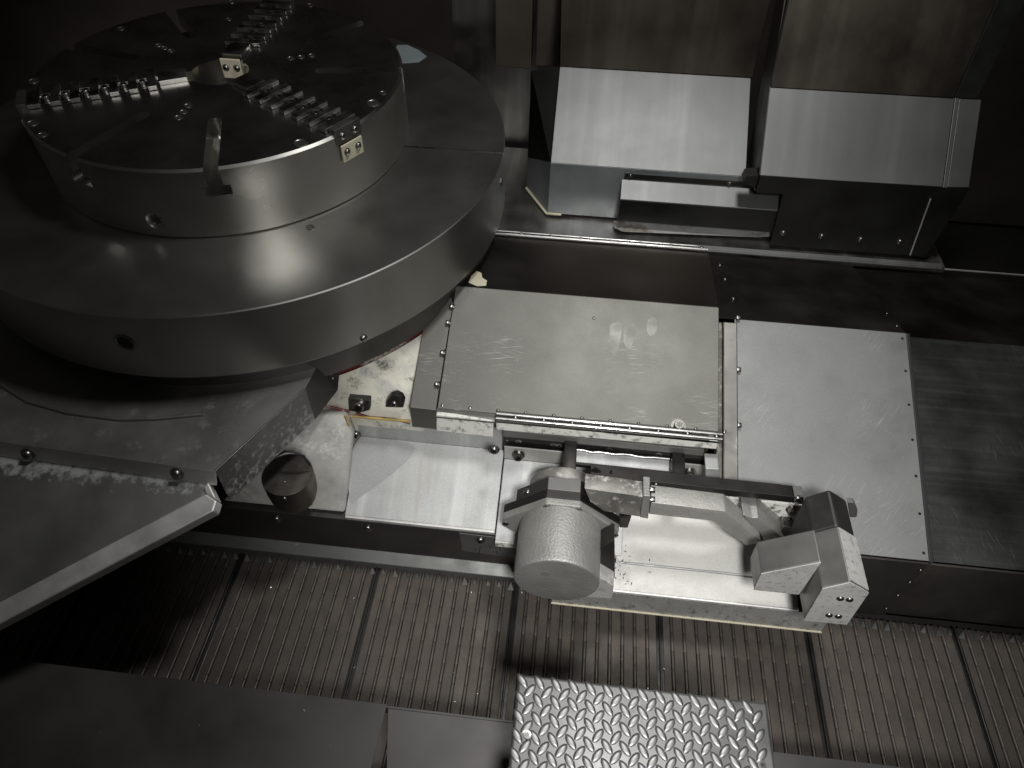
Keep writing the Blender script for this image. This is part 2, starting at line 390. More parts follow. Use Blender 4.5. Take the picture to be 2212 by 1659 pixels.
# ------------------------------------------------------------------ table base: collar, primer ring, painted casting
tb = Thing('bed_casting', 'flaking cream painted casting with red primer below the rotary table', 'machine base', (0, 0, 0))
tb.add('collar', lathe([(.4, .56), (.757, .56), (.757, .63), (.735, .645), (.735, .66), (.4, .66)], 180), MT['collar'], smooth=30)
tb.add('primer_ring', lathe([(.4, .52), (.745, .535), (.748, .56), (.4, .56)], 180), MT['red'], smooth=30)
# sloping shoulder of the casting between the ring and the lip
sh = []
angs = [-35 - 55 * i / 24 for i in range(25)]
vv = []; ff = []
for i, a in enumerate(angs):
    t = i / 24
    p0 = polar(.749, a, .538); q0 = V((p0.x * 1.0, -.66, .41)) if p0.y > -.66 else V((p0.x, p0.y - .02, .44))
    q0 = V((.64 - t * .55, -.642, at(800, 897, y=-.642).z))
    vv += [p0, p0.lerp(q0, .5) + V((0, 0, .004)), q0, q0 + V((0, 0, -.35)), V((p0.x * .7, p0.y * .7, .1))]
for i in range(24):
    for j in range(4): ff.append([i * 5 + j, (i + 1) * 5 + j, (i + 1) * 5 + j + 1, i * 5 + j + 1])
tb.add('casting_shoulder', (vv, ff), MT['cast'], smooth=50)
tb.add('casting_lip', tube([at(u, v, y=-.648) for u, v in [(700, 876), (760, 890), (800, 902), (850, 905), (886, 914)]], .004), MT['red'], smooth=60)
tb.add('sealant_bead', tube([at(u, v, y=-.652) for u, v in [(715, 893), (745, 897), (800, 903), (886, 910)]], .004), MT['seal'], smooth=60)
tb.add('sealant_bead', tube([at(u, v, y=-.69) for u, v in [(745, 897), (752, 915), (757, 945)]], .0035), MT['seal'], smooth=60)
# rounded lower casting with the port
low = []
tb.add('lower_casting', slab([at(745, 1108, y=-.855), at(480, 1083, y=-.855), at(575, 990, y=-.80), at(690, 893, y=-.68), at(745, 897, y=-.68), at(762, 935, y=-.70)], .05), MT['castgrey'], bevel=.008, smooth=40)
for (u0, v0, u1, v1, nm) in [(752, 862, 800, 888, 'a'), (835, 855, 880, 892, 'b')]:
    pass
b1 = tb.add('stop_bracket', slab([at(u, v, y=-.645) for u, v in [(752, 862), (799, 866), (799, 886), (778, 892), (753, 886)]], .02), MT['armdark'], bevel=.002)
tb.bolt(at(777, 875, y=-.648), (0, -1, .3), .014, CAPHEAD, b1)
b2 = tb.add('stop_bracket', slab([at(u, v, y=-.645) for u, v in [(833, 880), (834, 868), (843, 858), (856, 854), (868, 860), (873, 870), (871, 881)]], .02), MT['armdark'], bevel=.002)
tb.bolt(at(851, 872, y=-.648), (0, -1, .3), .009, BUTTON, b2)
# dark pointed shaft cover that sits in the port of the casting
pc = Thing('shaft_port', 'dark steel bullet-shaped shaft port in the pale casting left of the apron', 'port', (.3, -.85, .2))
PORT = metal('port_steel', (.17, .155, .135), .48, 1, .25, 4, streak=.4, sscale=6, sdir=(4, 4, .2))
dc = at(621, 1026, y=-.85); dr = .066
print('drum', dc, dr)
pc.add('drum_side', lathe([(dr, -.002), (dr, -.04), (dr * .96, -.075), (dr * .82, -.105), (dr * .5, -.13), (0, -.135)], 64, origin=dc), PORT, smooth=50)
pc.add('drum_cover', lathe([(0, .003), (dr - .0005, .003), (dr, .0025), (dr, -.0012), (0, -.0012)], 64, origin=dc), PORT, smooth=40)
pc.bolt(dc + V((.012, -dr - .0005, -.008)), (0, -1, .2), .006, BUTTON); pc.bolt(dc + V((.0, -dr * .35, .003)), (0, 0, 1), .003, RIVET)
pc.add('port_gap_shade', tube([at(u, v, y=-.83) for u, v in [(574, 1012), (584, 995), (602, 982), (616, 975), (634, 976), (656, 985), (670, 1006)]], .003), MT['dark'], smooth=60)  # black tube paints the shaded gap around the drum

# ------------------------------------------------------------------ guard in front of the table
gd = Thing('table_guard', 'dark chip guard with a worn bright rim in front of the rotary table', 'guard', (0, -.9, .45))
ZG = .60
tp = [at(u, v, z=ZG) for u, v in [(465, 1018), (660, 838), (698, 768)]] + [V((.2, -.35, ZG)), V((-1.0, -.35, ZG)), V((-1.2, -.93, ZG)), at(0, 953, z=ZG)]
gd.add('top_sheet', slab(tp, .004), MT['guard'], bevel=.001)
gd.add('step_ridge', tube([at(u, v, z=ZG) for u, v in [(-40, 770), (0, 830), (60, 868), (150, 893), (260, 907), (340, 905), (440, 895)]], .006), MT['guard'], smooth=60)
A, B_, C_ = tp[0], tp[1], tp[2]
dz = V((0, 0, -.125))
gd.add('end_face', slab([A, B_, B_ + dz, A + dz], .004), metal('guard_end_steel', (.20, .195, .185), .52, .8, .2, 4, residue=.42, rscale=55, rcol=(.46, .47, .46), rgrad=(2, .15, .02, -.06, .06), bump=.2, soft=.07), bevel=.001)
gd.add('return_face', slab([B_, C_, V((C_.x + .045, C_.y - .01, ZG - .02)), V((C_.x + .03, C_.y - .03, ZG - .1)), B_ + dz], .004), MT['plinth'])
# strip with bolts, panel and rim that fall away to the front
L0 = at(0, 953, z=ZG); ex = (A - L0).normalized()
sd = V((0, -.25, -.97)).normalized()
strip = [L0 - ex * .9, A, A + sd * .045 - ex * .006, L0 - ex * .9 + sd * .055]
so = gd.add('bolt_strip', slab(strip, .004), MT['rim'], bevel=.001)
for u, v in [(61, 981), (383, 1023)]: gd.bolt(at(u, v, n=normal(strip), p=A) + V((0, -.002, .001)), (0, -.95, .3), .013, BUTTON, so)
P0 = A + sd * .045
npan = V((-.02, -.30, .953))
pp = [at(u, v, n=npan, p=P0) for u, v in [(-260, 935), (445, 1034), (455, 1056), (444, 1068), (0, 1300), (-300, 1457)]]
gd.add('front_panel', slab(pp, .004), metal('front_panel_steel', (.31, .305, .295), .54, .8, .2, 3, residue=.31, rscale=45, rcol=(.42, .43, .42), rgrad=(1, -.17, -.10, -.12, .24), bump=.1, soft=.07), bevel=.001)
rm = [at(u, v, n=npan, p=P0 + npan * .006) for u, v in [(444, 1066), (468, 1082), (461, 1104), (0, 1348), (-330, 1520), (-300, 1456), (0, 1299)]]
gd.add('rim', slab(rm, .035), MT['rim'], bevel=.004)
gd.add('rim_corner', slab([at(u, v, n=npan, p=P0 + npan * .006) for u, v in [(449, 1040), (468, 1080), (444, 1066), (440, 1052)]], .03), MT['rim'], bevel=.003)

# ------------------------------------------------------------------ carriage cover (middle)
cv = Thing('carriage_cover', 'scratched steel saddle cover with a sloping plate beside the rotary table', 'way cover', (1.05, -.45, .3))
def pm(u, v, h=0): return at(u, v, n=nR, p=PMp + nR * h)
XL, XR = .684, 1.445
q_ = pm(945, 881); YF, ZF = q_.y, q_.z
q_ = pm(1270, 641); YB, ZB = q_.y, q_.z
XL, XR = pm(945, 881).x, pm(1552, 940).x
cv.add('top_plate', prism([(XL, YF, ZF), (XR, YF, ZF), (XR, YB, ZB), (XL, YB, ZB)], -nR * .006), MT['cover'], bevel=.0012)
e5 = rad(8)
yb2 = at(1300, 527, n=(0, math.sin(e5), math.cos(e5)), p=(0, YB, ZB)).y; zb2 = ZB - math.tan(e5) * (yb2 - YB)
cv.add('back_plate', prism([(XL - .03, YB + .002, ZB - .002), (XR, YB + .002, ZB - .002), (XR + .005, yb2, zb2), (XL - .03, yb2, zb2)], (0, 0, -.006)), MT['backslope'], bevel=.001)
cv.add('back_rail', tube([(XL - .05, yb2 + .004, zb2 + .006), (XR + .0, yb2 + .004, zb2 + .006)], .006), MT['chrome'], smooth=60)
br = cv.add('back_rail', tube([(XL - .05, yb2 + .024, zb2 + .002), (XR - .03, yb2 + .024, zb2 + .002)], .004), MT['chrome'], smooth=60)
for k in range(8): cv.bolt((.75 + k * .095, yb2 + .006, zb2 + .010), (0, -.3, 1), .006, RIVET, br)
cv.add('body_side', prism([(XL + .004, YF + .02, ZF - .012), (XR - .004, YF + .02, ZF - .012), (XR - .004, YB, ZB - .012), (XL + .004, YB, ZB - .012)], (0, 0, -.30)), MT['plinth'])
# side block on the left
bl = cv.add('side_block', prism([pm(885, 880, -.006), pm(941, 886, -.006), pm(978, 655, -.006), pm(975, 640, -.006), pm(960, 640, -.006), pm(917, 690, -.006)], (0, 0, -.085)), MT['cover'], bevel=.0015)
for u, v in [(982, 662), (974, 697), (962, 762), (950, 830)]: cv.bolt(pm(u, v) + V((-.004, 0, -.003)), (-1, -.2, .5), .0075, CAPHEAD, bl)
# front rails
f1 = cv.add('front_lip', prism([at(u, v, y=YF - .012) for u, v in [(943, 896), (1066, 910), (1065, 944), (943, 930)]], (0, .012, 0)), MT['fascia'], bevel=.001)
cv.add('front_ledge', prism([(XL - .005, YF - .013, ZF - .022), (.857, YF - .013, ZF - .022), (.857, YF + .01, ZF - .012), (XL - .005, YF + .01, ZF - .012)], (0, 0, -.006)), MT['cover'], bevel=.001)
f2 = cv.add('front_fascia', prism([at(u, v, y=YF - .03) for u, v in [(1071, 912), (1551, 953), (1547, 970), (1073, 928)]], (0, .03, 0)), MT['fascia'], bevel=.001)
za = at(1071, 906, y=YF - .028).z; xa = at(1071, 906, y=YF - .028).x
cv.add('front_rail', tube([(xa, YF - .024, za), (XR + .005, YF - .024, za)], .0055), MT['chrome'], smooth=60)
cv.add('front_rail', tube([(xa, YF - .011, za + .004), (XR + .005, YF - .011, za + .004)], .0055), MT['chrome'], smooth=60)
cv.add('rail_bed', box((xa, YF - .03, za - .012), (XR + .004, YF + .004, za - .002)), MT['cover'], bevel=.001)
for k in range(11): cv.bolt((.70 + k * .075, YF + .008, ZF + .002), nR, .005, RIVET)
for k in range(8): cv.bolt((.9 + k * .075, YF - .018, za + .004), (0, -.5, 1), .0055, RIVET)
cv.bolt(pm(1465, 921, .001), nR, .013, CAPHEAD, name='corner_bolt')
cv.bolt(pm(1283, 687, .001), nR, .004, RIVET)
cv.bolt(pm(1070, 937) + V((0, -.03, -.03)), (0, -1, .3), .012, BUTTON)
# black mounting plate and bracket beneath the rail
YK = YF - .008
mp = cv.add('mount_plate', prism([at(u, v, y=YK) for u, v in [(1087, 942), (1221, 957), (1522, 986), (1512, 1014), (1446, 1004), (1219, 988), (1085, 972)]], (0, .008, 0)), MT['armdark'], bevel=.001)
cv.add('angle_flange', prism([at(u, v, y=YK - .014) for u, v in [(1088, 930), (1521, 973), (1520, 985), (1087, 943)]], (0, .014, 0)), MT['house'], bevel=.001)
for u, v in [(1096, 952), (1120, 954), (1208, 963), (1195, 961), (1316, 971), (1423, 982)]: cv.bolt(at(u, v, y=YK), (0, -1, 0), .008 if u not in (1096, 1185) else .004, FLATHEAD, mp)

# ------------------------------------------------------------------ seal strip between the covers and the right cover
rc = Thing('telescopic_cover', 'smooth grey steel telescopic cover plate right of the saddle with small edge screws', 'way cover', (1.75, -.5, .2))
xl, xr = 1.50, 1.987
tyf, tzf, tyb, tzb = PT.y, PT.z, PR.y, PR.z
yn = -.775; zn = tzf + (yn - tyf) * .378; xn = 1.72
rc.add('top_plate', prism([(xl, yn, zn), (xn, yn, zn), (xn, tyf, tzf), (xr, tyf, tzf), (xr, tyb, tzb), (xl, tyb, tzb)], -nR * .005), MT['rcover'], bevel=.0012)
rc.add('front_plate', prism([(xn, tyf - .006, tzf - .006), (xr, tyf - .006, tzf - .006), (xr, tyf - .015, .012), (xn, tyf - .015, .012)], (0, .006, 0)), MT['plinth'], bevel=.001)
yb3 = .225; zb3 = tzb - math.tan(rad(16.4)) * (yb3 - tyb)
rc.add('back_plate', prism([(xl - .05, tyb + .004, tzb - .002), (xr, tyb + .004, tzb - .002), (xr, yb3, zb3), (xl - .05, yb3, zb3)], (0, 0, -.006)), MT['backslope'], bevel=.001)
rc.add('edge_seal', prism([(xr, tyf - .004, tzf + .001), (xr + .011, tyf - .004, tzf + .001), (xr + .011, tyb, tzb + .001), (xr, tyb, tzb + .001)], -nR * .01), MT['dark'], bevel=.002)
dyr = (PR - PT)
for k in range(7): rc.bolt(PT + dyr * (.03 + k * .157) + V((-.012, 0, 0)), nR, .0036, FLATHEAD)
for u, v in [(1994, 1219), (1965, 1262), (1926, 1312)]:
    pass
for k in (.28, .215, .14, .06): rc.bolt((xr - .012, tyf - .012 - (.3 - k) * .02, k), (0, -1, 0), .005, RIVET)
for u, v in [(1555, 573), (1566, 603), (1584, 645)]:
    q = at(u, v, n=nB, p=PR); rc.bolt(q, nB, .006, BUTTON)
for k in (.1, .5): rc.bolt((xr - .012, tyb + .02 + k * .2, tzb - .004 - k * .06), nB, .004, RIVET)
sp = Thing('side_post', 'narrow grey guide strip with side bolts between the two cover plates', 'guide strip', (1.48, -.5, .3))
def pr(u, v, h=0): return at(u, v, n=nR, p=PT + nR * h)
sp.add('strip', prism([(1.463, -.76, PT.z + (-.76 - PT.y) * .378 + .02), (1.503, -.76, PT.z + (-.76 - PT.y) * .378 + .02), (1.503, -.29, PT.z + (-.29 - PT.y) * .378 + .02), (1.463, -.29, PT.z + (-.29 - PT.y) * .378 + .02)], -nR * .03), metal('guide_steel', (.27, .26, .24), .45, 1, .2, 8, residue=.4, rscale=9), bevel=.003)
sp.add('seal_strip', prism([(1.447, -.76, PT.z + (-.76 - PT.y) * .378 + .01), (1.462, -.76, PT.z + (-.76 - PT.y) * .378 + .01), (1.462, -.285, PT.z + (-.285 - PT.y) * .378 + .01), (1.447, -.285, PT.z + (-.285 - PT.y) * .378 + .01)], -nR * .03), metal('seal_rubber', (.13, .12, .10), .6, .1, .3, 20, bump=.6, bscale=150, residue=.42, rscale=60, rcol=(.4, .38, .32)), bevel=.002)
for u, v in [(1602, 688), (1604, 800), (1604, 920)]:
    q = pr(u, v, .008); q.x = 1.504; sp.bolt(q, (1, 0, .15), .0075, CAPHEAD)
# brushed cover further right
bc = Thing('brushed_cover', 'dark brushed steel cover at the right edge beyond the telescopic plate', 'way cover', (2.4, -.5, .1))
o4 = nR * -.02
bc.add('top_plate', prism([V((xr + .011, tyf + .004, tzf)) + o4, V((3.3, tyf + .004, tzf)) + o4, V((3.3, tyb, tzb)) + o4, V((xr + .011, tyb, tzb)) + o4], -nR * .005), MT['brushed'], bevel=.001)
bc.add('front_plate', prism([(xr + .001, tyf + .004, tzf - .024), (3.3, tyf + .004, tzf - .024), (3.3, tyf - .006, .012), (xr + .001, tyf - .006, .012)], (0, .006, 0)), MT['plinth'], bevel=.001)
bc.add('back_plate', prism([(xr + .001, tyb, tzb - .021), (3.3, tyb, tzb - .021), (3.3, yb3, zb3 - .012), (xr + .001, yb3, zb3 - .012)], (0, 0, -.006)), MT['backslope'], bevel=.001)

# ------------------------------------------------------------------ apron, plinth and lip along the belt
ap = Thing('apron_sheet', 'pale streaked sheet metal apron below the saddle cover', 'apron', (.65, -.8, .2))
na = V((0, -.375, .927)); pB = at(745, 1112, y=-.86)
f0 = at(760, 940, n=na, p=pB); f1_ = at(1078, 986, n=na, p=pB)
zlow = pB.z; xa0, xa1 = f0.x + .002, .868
ya = f0.y; zf = f0.z - .002
ap.add('sloping_sheet', prism([(pB.x, pB.y, zlow), (xa1, pB.y, zlow), (xa1, ya, zf), (pB.x, ya, zf)], na * -.004), MT['apron'], bevel=.001)
ap.add('upright_sheet', prism([(pB.x, ya, zf), (xa1, ya, zf), (xa1, ya + .012, zf + .085), (pB.x, ya + .012, zf + .085)], (0, .004, 0)), MT['apron'], bevel=.001)
ap.add('bottom_hem', box((pB.x, pB.y - .006, zlow - .02), (xa1, pB.y + .004, zlow - .003)), MT['rim'], bevel=.002)
ap.bolt(at(769, 938, y=ya - .003), (0, -1, .2), .012, BUTTON)
a2 = Thing('apron_plate', 'bright flat apron plate behind the round pot of the measuring arm', 'apron', (1.1, -.8, .2))
zt = zlow + .005; 
def pa(u, v): return at(u, v, n=na, p=pB + na * .012)
q0, q1 = pa(1085, 990), pa(1068, 1168)
x2, x3 = .872, 1.215
uz_ = at(1087, 967, y=q0.y).z
a2.add('sloping_plate', prism([(x2, q1.y, q1.z), (x3, q1.y, q1.z), (x3, q0.y, q0.z), (x2, q0.y, q0.z)], na * -.004), MT['apron'], bevel=.002)
a2.add('front_hem', box((x2, q1.y - .002, q1.z - .028), (x3, q1.y + .004, q1.z - .002)), MT['fascia'], bevel=.002)
a2.add('upright_plate', prism([(x2, q0.y, q0.z), (x3 + .235, q0.y, q0.z), (x3 + .235, q0.y + .004, uz_), (x2, q0.y + .004, uz_)], (0, .004, 0)), MT['tray'], bevel=.001)
for u, v in [(1120, 982), (1489, 1020)]: a2.bolt(at(u, v, y=q0.y - .002), (0, -1, .2), .012, CAPHEAD)
a2.add('corner_box', ypr([(1524, 1012), (1553, 1014), (1556, 1045), (1524, 1040)], q0.y - .05, .05), MT['apron'], bevel=.002)
pl = Thing('plinth', 'dark riser with dome bolts between the apron and the conveyor', 'plinth', (.5, -.86, 0))
pl.add('riser', box((-.9, -.868, .045), (xr - .1, -.80, zlow - .012)), MT['plinth'], bevel=.001)
lp = pl.add('angle_lip', prism([(-.9, -.868, .055), (1.2, -.868, .055), (1.2, -.90, .035), (-.9, -.90, .035)], (0, 0, -.03)), MT['lip'], bevel=.002)
for u, v in [(598, 1120), (795, 1140)]: pl.bolt(at(u, v, y=-.868), (0, -1, .1), .012, BUTTON)
pl.bolt(at(771, 1190, z=.047), (0, -.4, 1), .010, FLATHEAD, lp)
pp_ = pl.add('patch_plate', prism([at(u, v, y=-.871) for u, v in [(992, 1152), (1112, 1166), (1112, 1205), (998, 1190)]], (0, .002, 0)), MT['lip'])
for pts in ([(1038, 1180), (1034, 1198)], [(1057, 1177), (1059, 1186), (1072, 1188)], [(1072, 1191), (1075, 1197)], [(1081, 1179), (1079, 1187)], [(1026, 1186), (1027, 1188)]):
    pl.add('marker_stroke', tube([at(u, v, y=-.8718) for u, v in pts], .0013, 5), MT['dark'], parent=pp_)
pl.bolt(at(1038, 1166, y=-.871), (0, -1, .1), .012, BUTTON, pp_)

# ------------------------------------------------------------------ chip conveyor belt
cb = Thing('chip_conveyor', 'brown hinged steel chip conveyor belt lying between the covers and the front sheets', 'conveyor', (1.1, -1.2, 0))
PITCH = .415 / 12; XC0 = .105
yb, yf = -.892, -1.62
sl = newmesh('slat', prism([(-PITCH * .355, yf, -.004), (PITCH * .355, yf, -.004), (PITCH * .355, yb, -.004), (-PITCH * .355, yb, -.004)], (0, 0, .004)), MT['slat'], bevel=.001)
kn = [(0, yf)]
nseg = 14
for i in range(nseg):
    a = yf + (yb - yf) * i / nseg; b = yf + (yb - yf) * (i + 1) / nseg; r = .0050 if i % 2 else .0044
    kn += [(r * .86, a + .0005), (r, a + .003), (r, b - .003), (r * .86, b - .0005)]
kn.append((0, yb))
hg = newmesh('hinge', lathe(kn, 8, axis=(0, 1, 0)), MT['hinge'], smooth=50)
lugm = newmesh('end_tab', ([(-.007, -.018, 0), (.008, -.018, 0), (.004, .01, 0), (-.005, .01, 0), (0, -.004, .016)], [[0, 1, 4], [1, 2, 4], [2, 3, 4], [3, 0, 4], [3, 2, 1, 0]]), MT['lip'])
clm = newmesh('cleat', join(box((-.0025, yf, -.004), (.0025, yb, .013)), box((-.010, yf, -.006), (.011, yb, .0012))), MT['cleat'], bevel=.0015)
cl = cb.loc
k = 0
for i in range(-16, 80):
    x = XC0 + i * PITCH
    if i % 12 == 0:
        cb.link('cleat', clm, V((x, 0, 0)) - V((cl.x, cl.y, cl.z)) + V((0, 0, 0)))
    else:
        cb.link('hinge', hg, V((x - cl.x, -cl.y, .0005 - cl.z)))
    cb.link('slat', sl, V((x + PITCH / 2 - cl.x, -cl.y, random.uniform(-.0006, .0006) - cl.z)), rot=(0, random.uniform(-.005, .005), 0))
    cb.link('end_tab', lugm, V((x + PITCH * .55 - cl.x, yb - .008 - cl.y, .001 - cl.z)), rot=(0, 0, random.uniform(-.3, .3)), scale=random.uniform(.8, 1.2))
cb.add('bed', box((-1, yf, -.05), (3.2, yb + .03, -.02)), MT['floor'])

# ------------------------------------------------------------------ front sheets and tread plate step
ZS = .24
fs = Thing('front_sheet', 'dark flat sheet at the bottom left beside the conveyor', 'cover sheet', (.2, -1.5, ZS))
e0, e1 = at(0, 1408, z=ZS), at(836, 1521, z=ZS)
ys = e1.y
fs.add('sheet', slab([(-1.2, ys + .0, ZS), (e1.x, ys, ZS), at(800, 1665, z=ZS), (e1.x - .06, ys - .5, ZS), (-1.2, ys - .5, ZS)], .003), MT['sheet'], bevel=.0008)
f3 = Thing('front_sheet', 'dark flat sheet left of and under the tread plate step', 'cover sheet', (1.2, -1.5, ZS - .02))
ZS2 = ZS - .012
f3.add('sheet', slab([at(838, 1524, z=ZS2), (3.0, at(838, 1524, z=ZS2).y, ZS2), (3.0, ys - .6, ZS2), at(833, 1750, z=ZS2)], .003), MT['sheet'], bevel=.0008)
f3.add('skirt', prism([(-.9, ys - .002, ZS - .004), (3., ys - .002, ZS - .016), (3., ys - .002, ZS - .05), (-.9, ys - .002, ZS - .05)], (0, -.003, 0)), MT['sheet'])
st = Thing('tread_step', 'grey diamond tread plate step at the bottom of the picture', 'step', (1.22, -1.5, .4))
ZP = .48
s0, s1 = at(1116, 1457, z=ZP), at(1662, 1515, z=ZP)
s2, s3 = at(1672, 1662, z=ZP), at(1101, 1662, z=ZP)
ysb = (s0.y + s1.y) / 2; x0, x1 = (s0.x + s3.x) / 2, (s1.x + s2.x) / 2
plate = st.add('tread_plate', box((x0, ysb - .42, ZP - .045), (x1, ysb, ZP)), MT['tread'], bevel=.007, smooth=40, seg=3)
lv = []; lf = []
Lx, Ly, Hh = .0172, .0078, .0032
rings = [(1, 0), (.86, .6), (.55, .95)]
nn = 14
for k_, h_ in rings:
    for i in range(nn):
        a = 2 * math.pi * i / nn; c_, s_ = math.cos(a), math.sin(a)
        lv.append(V((Lx * k_ * math.copysign(abs(c_) ** .9, c_), Ly * k_ * math.copysign(abs(s_) ** 1.35, s_), Hh * h_)))
lv.append(V((0, 0, Hh)))
for r in range(2):
    for i in range(nn): lf.append([r * nn + i, r * nn + (i + 1) % nn, (r + 1) * nn + (i + 1) % nn, (r + 1) * nn + i])
for i in range(nn): lf.append([2 * nn + i, 2 * nn + (i + 1) % nn, 3 * nn])
lugs = newmesh('tread_lug', (lv, lf), MT['lug'], smooth=70)
G = .0345 / 2
j = 0
cnt = 0
for r in range(0, 18):
    for c in range(0, 34):
        if (r + c) % 2: continue
        x = x0 + .010 + c * G; y = ysb - .0135 - r * G
        if x > x1 - .007 or y < -1.66: continue
        a = rad(52) if r % 2 else rad(-52)
        cnt += 1
        st.link('tread_lug', lugs, V((x, y, ZP)) - st.loc, rot=(0, 0, a + random.uniform(-.03, .03)), parent=plate)
st.bolt(at(1139, 1587, z=ZP + .002), (0, 0, 1), .007, FLATHEAD); st.bolt(at(1646, 1652, z=ZP + .002), (0, 0, 1), .007, FLATHEAD)

# ------------------------------------------------------------------ tray under the measuring arm
ty = Thing('arm_tray', 'pale folded sheet metal tray under the measuring arm with a stained front edge', 'tray', (1.45, -.95, .1))
yt = -.975
h0, h1 = at(1325, 1272, y=yt), at(1724, 1316, y=yt)
nt1 = V((0, -.30, .954)); nt2 = V((0, -.22, .975))
xL, xR = at(1240, 1290, y=yt).x - .06, h1.x
hz = (h0.z + h1.z) / 2
cz = at(1480, 1231, n=nt1, p=(0, yt, hz)); 
ty.add('lower_sheet', prism([(xL, yt, hz), (xR, yt, hz), (xR, cz.y, cz.z), (xL, cz.y, cz.z)], nt1 * -.004), MT['tray'], bevel=.0015)
ct = at(1480, 1098, n=nt1, p=cz + V((0, 0, .004))); xT = at(1330, 1215, n=nt1, p=cz).x
ty.add('upper_sheet', prism([(xT, cz.y + .002, cz.z + .004), (xR - .04, cz.y + .002, cz.z + .004), (xR - .04, ct.y, ct.z), (xT, ct.y, ct.z)], nt1 * -.004), MT['tray'], bevel=.0015)
ty.add('fold_highlight', tube([(xT, cz.y + .001, cz.z + .003), (xR - .04, cz.y + .001, cz.z + .003)], .003), MT['apron'], smooth=60)  # pale tube added to paint the highlight along the fold
ty.add('front_hem', tube([(xL, yt - .002, hz - .004), (xR, yt - .002, hz - .004)], .005), MT['rim'], smooth=60)
fb = at(1770, 1356, y=yt - .002); fl = at(1240, 1296, y=yt - .002)
ty.add('front_fascia', prism([(xL, yt - .006, hz - .008), (fb.x + .003, yt - .006, hz - .008), (fb.x + .003, yt - .012, fb.z), (xL, yt - .012, fb.z)], (0, .006, 0)), metal('tray_fascia', (.55, .54, .51), .55, .6, .15, 6, residue=.44, rscale=45, rcol=(.10, .098, .09), grain=.5, gscale=250), bevel=.001)
ty.add('cream_edge', box((xL, yt - .016, fb.z - .003), (fb.x + .004, yt + .02, fb.z - .0002)), MT['cream'])
ty.add('end_cap', box((xR + .002, yt - .005, fb.z + .02), (xR + .012, yt + .12, hz + .0)), MT['armdark'])
for u, v in [(1395, 1148), (1405, 1150)]: pass

# ------------------------------------------------------------------ tool measuring arm
ma = Thing('measuring_arm', 'folded tool measuring arm with a round cast pot and angular housing', 'measuring arm', (1.3, -.9, .2))
YP = -1.05
pc0 = at(1205, 1257, y=YP); rr = ((at(1298, 1264, y=YP) - at(1111, 1246, y=YP)).length) / 2
AX, AZ = pc0.x, pc0.z
def yfor(u, v, target_z, lo=-1.05, hi=-.6):
    return at(u, v, z=target_z).y
yo = (at(1336.5, 1157, z=AZ).y + at(1085, 1126, z=AZ).y) / 2
print('arm axis', AX, AZ, rr, 'octagon y', yo)
oc = [at(u, v, y=yo) for u, v in [(1180, 1088), (1253.5, 1096), (1336.5, 1149), (1336.5, 1165)]] 
L_ = [at(u, v, y=yo) for u, v in [(1085.5, 1118), (1084.6, 1134)]]
ax = (oc[0].x + oc[1].x) / 2
hw = (oc[2].x - L_[0].x) / 2; tw = (oc[1].x - oc[0].x) / 2; th = oc[0].z - AZ; sh_ = abs(oc[2].z - oc[3].z) / 2
axc = (oc[2].x + L_[0].x) / 2
print('oct', ax, axc, hw, tw, th, sh_)
th = (oc[0].z + oc[1].z) / 2 - AZ
def octo(k=1., dx=0): return [(axc - tw * k, AZ + th * k), (axc + tw * k, AZ + th * k), (axc + hw * k, AZ + sh_), (axc + hw * k, AZ - sh_), (axc + tw * k, AZ - th * k), (axc - tw * k, AZ - th * k), (axc - hw * k, AZ - sh_), (axc - hw * k, AZ + sh_)]
def yext(poly, y0, y1): return prism([(x, y0, z) for x, z in poly], (0, y1 - y0, 0))
zt = AZ + th
y1_ = at(1217, 1077, z=zt).y; y2_ = at(1217, 1060, z=zt).y; y3_ = at(1217, 1034, z=zt).y
print('layers', yo, y1_, y2_, y3_)
pot = ma.add('pot', lathe([(0, 0), (rr - .0075, 0), (rr - .0045, .0006), (rr - .002, .002), (rr - .0006, .0045), (rr, .0075), (rr * 1.0, yo - YP)], 96, origin=(axc, YP, AZ), axis=(0, 1, 0)), MT['pot'], smooth=50)
ma.add('cast_mark', lathe([(0, -.0004), (.011, -.0004), (.012, 0), (0, 0)], 24, origin=(axc - .028, YP, AZ + .035), axis=(0, 1, 0)), metal('pot_mark', (.30, .295, .275), .6, .5), parent=pot)
fl_ = ma.add('pot_flange', yext(octo(), yo, y1_), MT['pot'], bevel=.003)
ma.add('flange_plate', yext(octo(1.0), y1_, y2_), MT['armdark'], bevel=.001)
k = .86
ears = [(axc - tw, zt), (axc + tw, zt), (axc + hw * .80, AZ + th * .36), (axc + hw * .80, AZ + .02), (axc + tw, AZ - th * .9), (axc - tw, AZ - th * .9), (axc - hw * .80, AZ + .02), (axc - hw * .80, AZ + th * .36)]
ep = ma.add('ear_plate', yext(ears, y2_, y3_), MT['housedark'], bevel=.001)
ma.add('top_block', box((axc - tw + .001, y2_ - .002, zt - .01), (axc + tw - .001, y3_, zt + .004)), MT['house'], bevel=.001)
for sx in (-1, 1):
    ma.bolt((axc + sx * tw * .93, yo, AZ + th * .88), (0, -1, 0), .008, FLATHEAD, fl_)
    ma.bolt((axc + sx * hw * .95, yo, AZ - sh_ * .3), (0, -1, 0), .008, FLATHEAD, fl_)
    q = V((axc + sx * hw * .62, (y2_ + y3_) / 2, AZ + th * .56)); ma.bolt(q, (sx * .6, 0, .8), .010, BUTTON, ep)
rd = .092
db = at(1213, 1006, z=AZ + rd).y
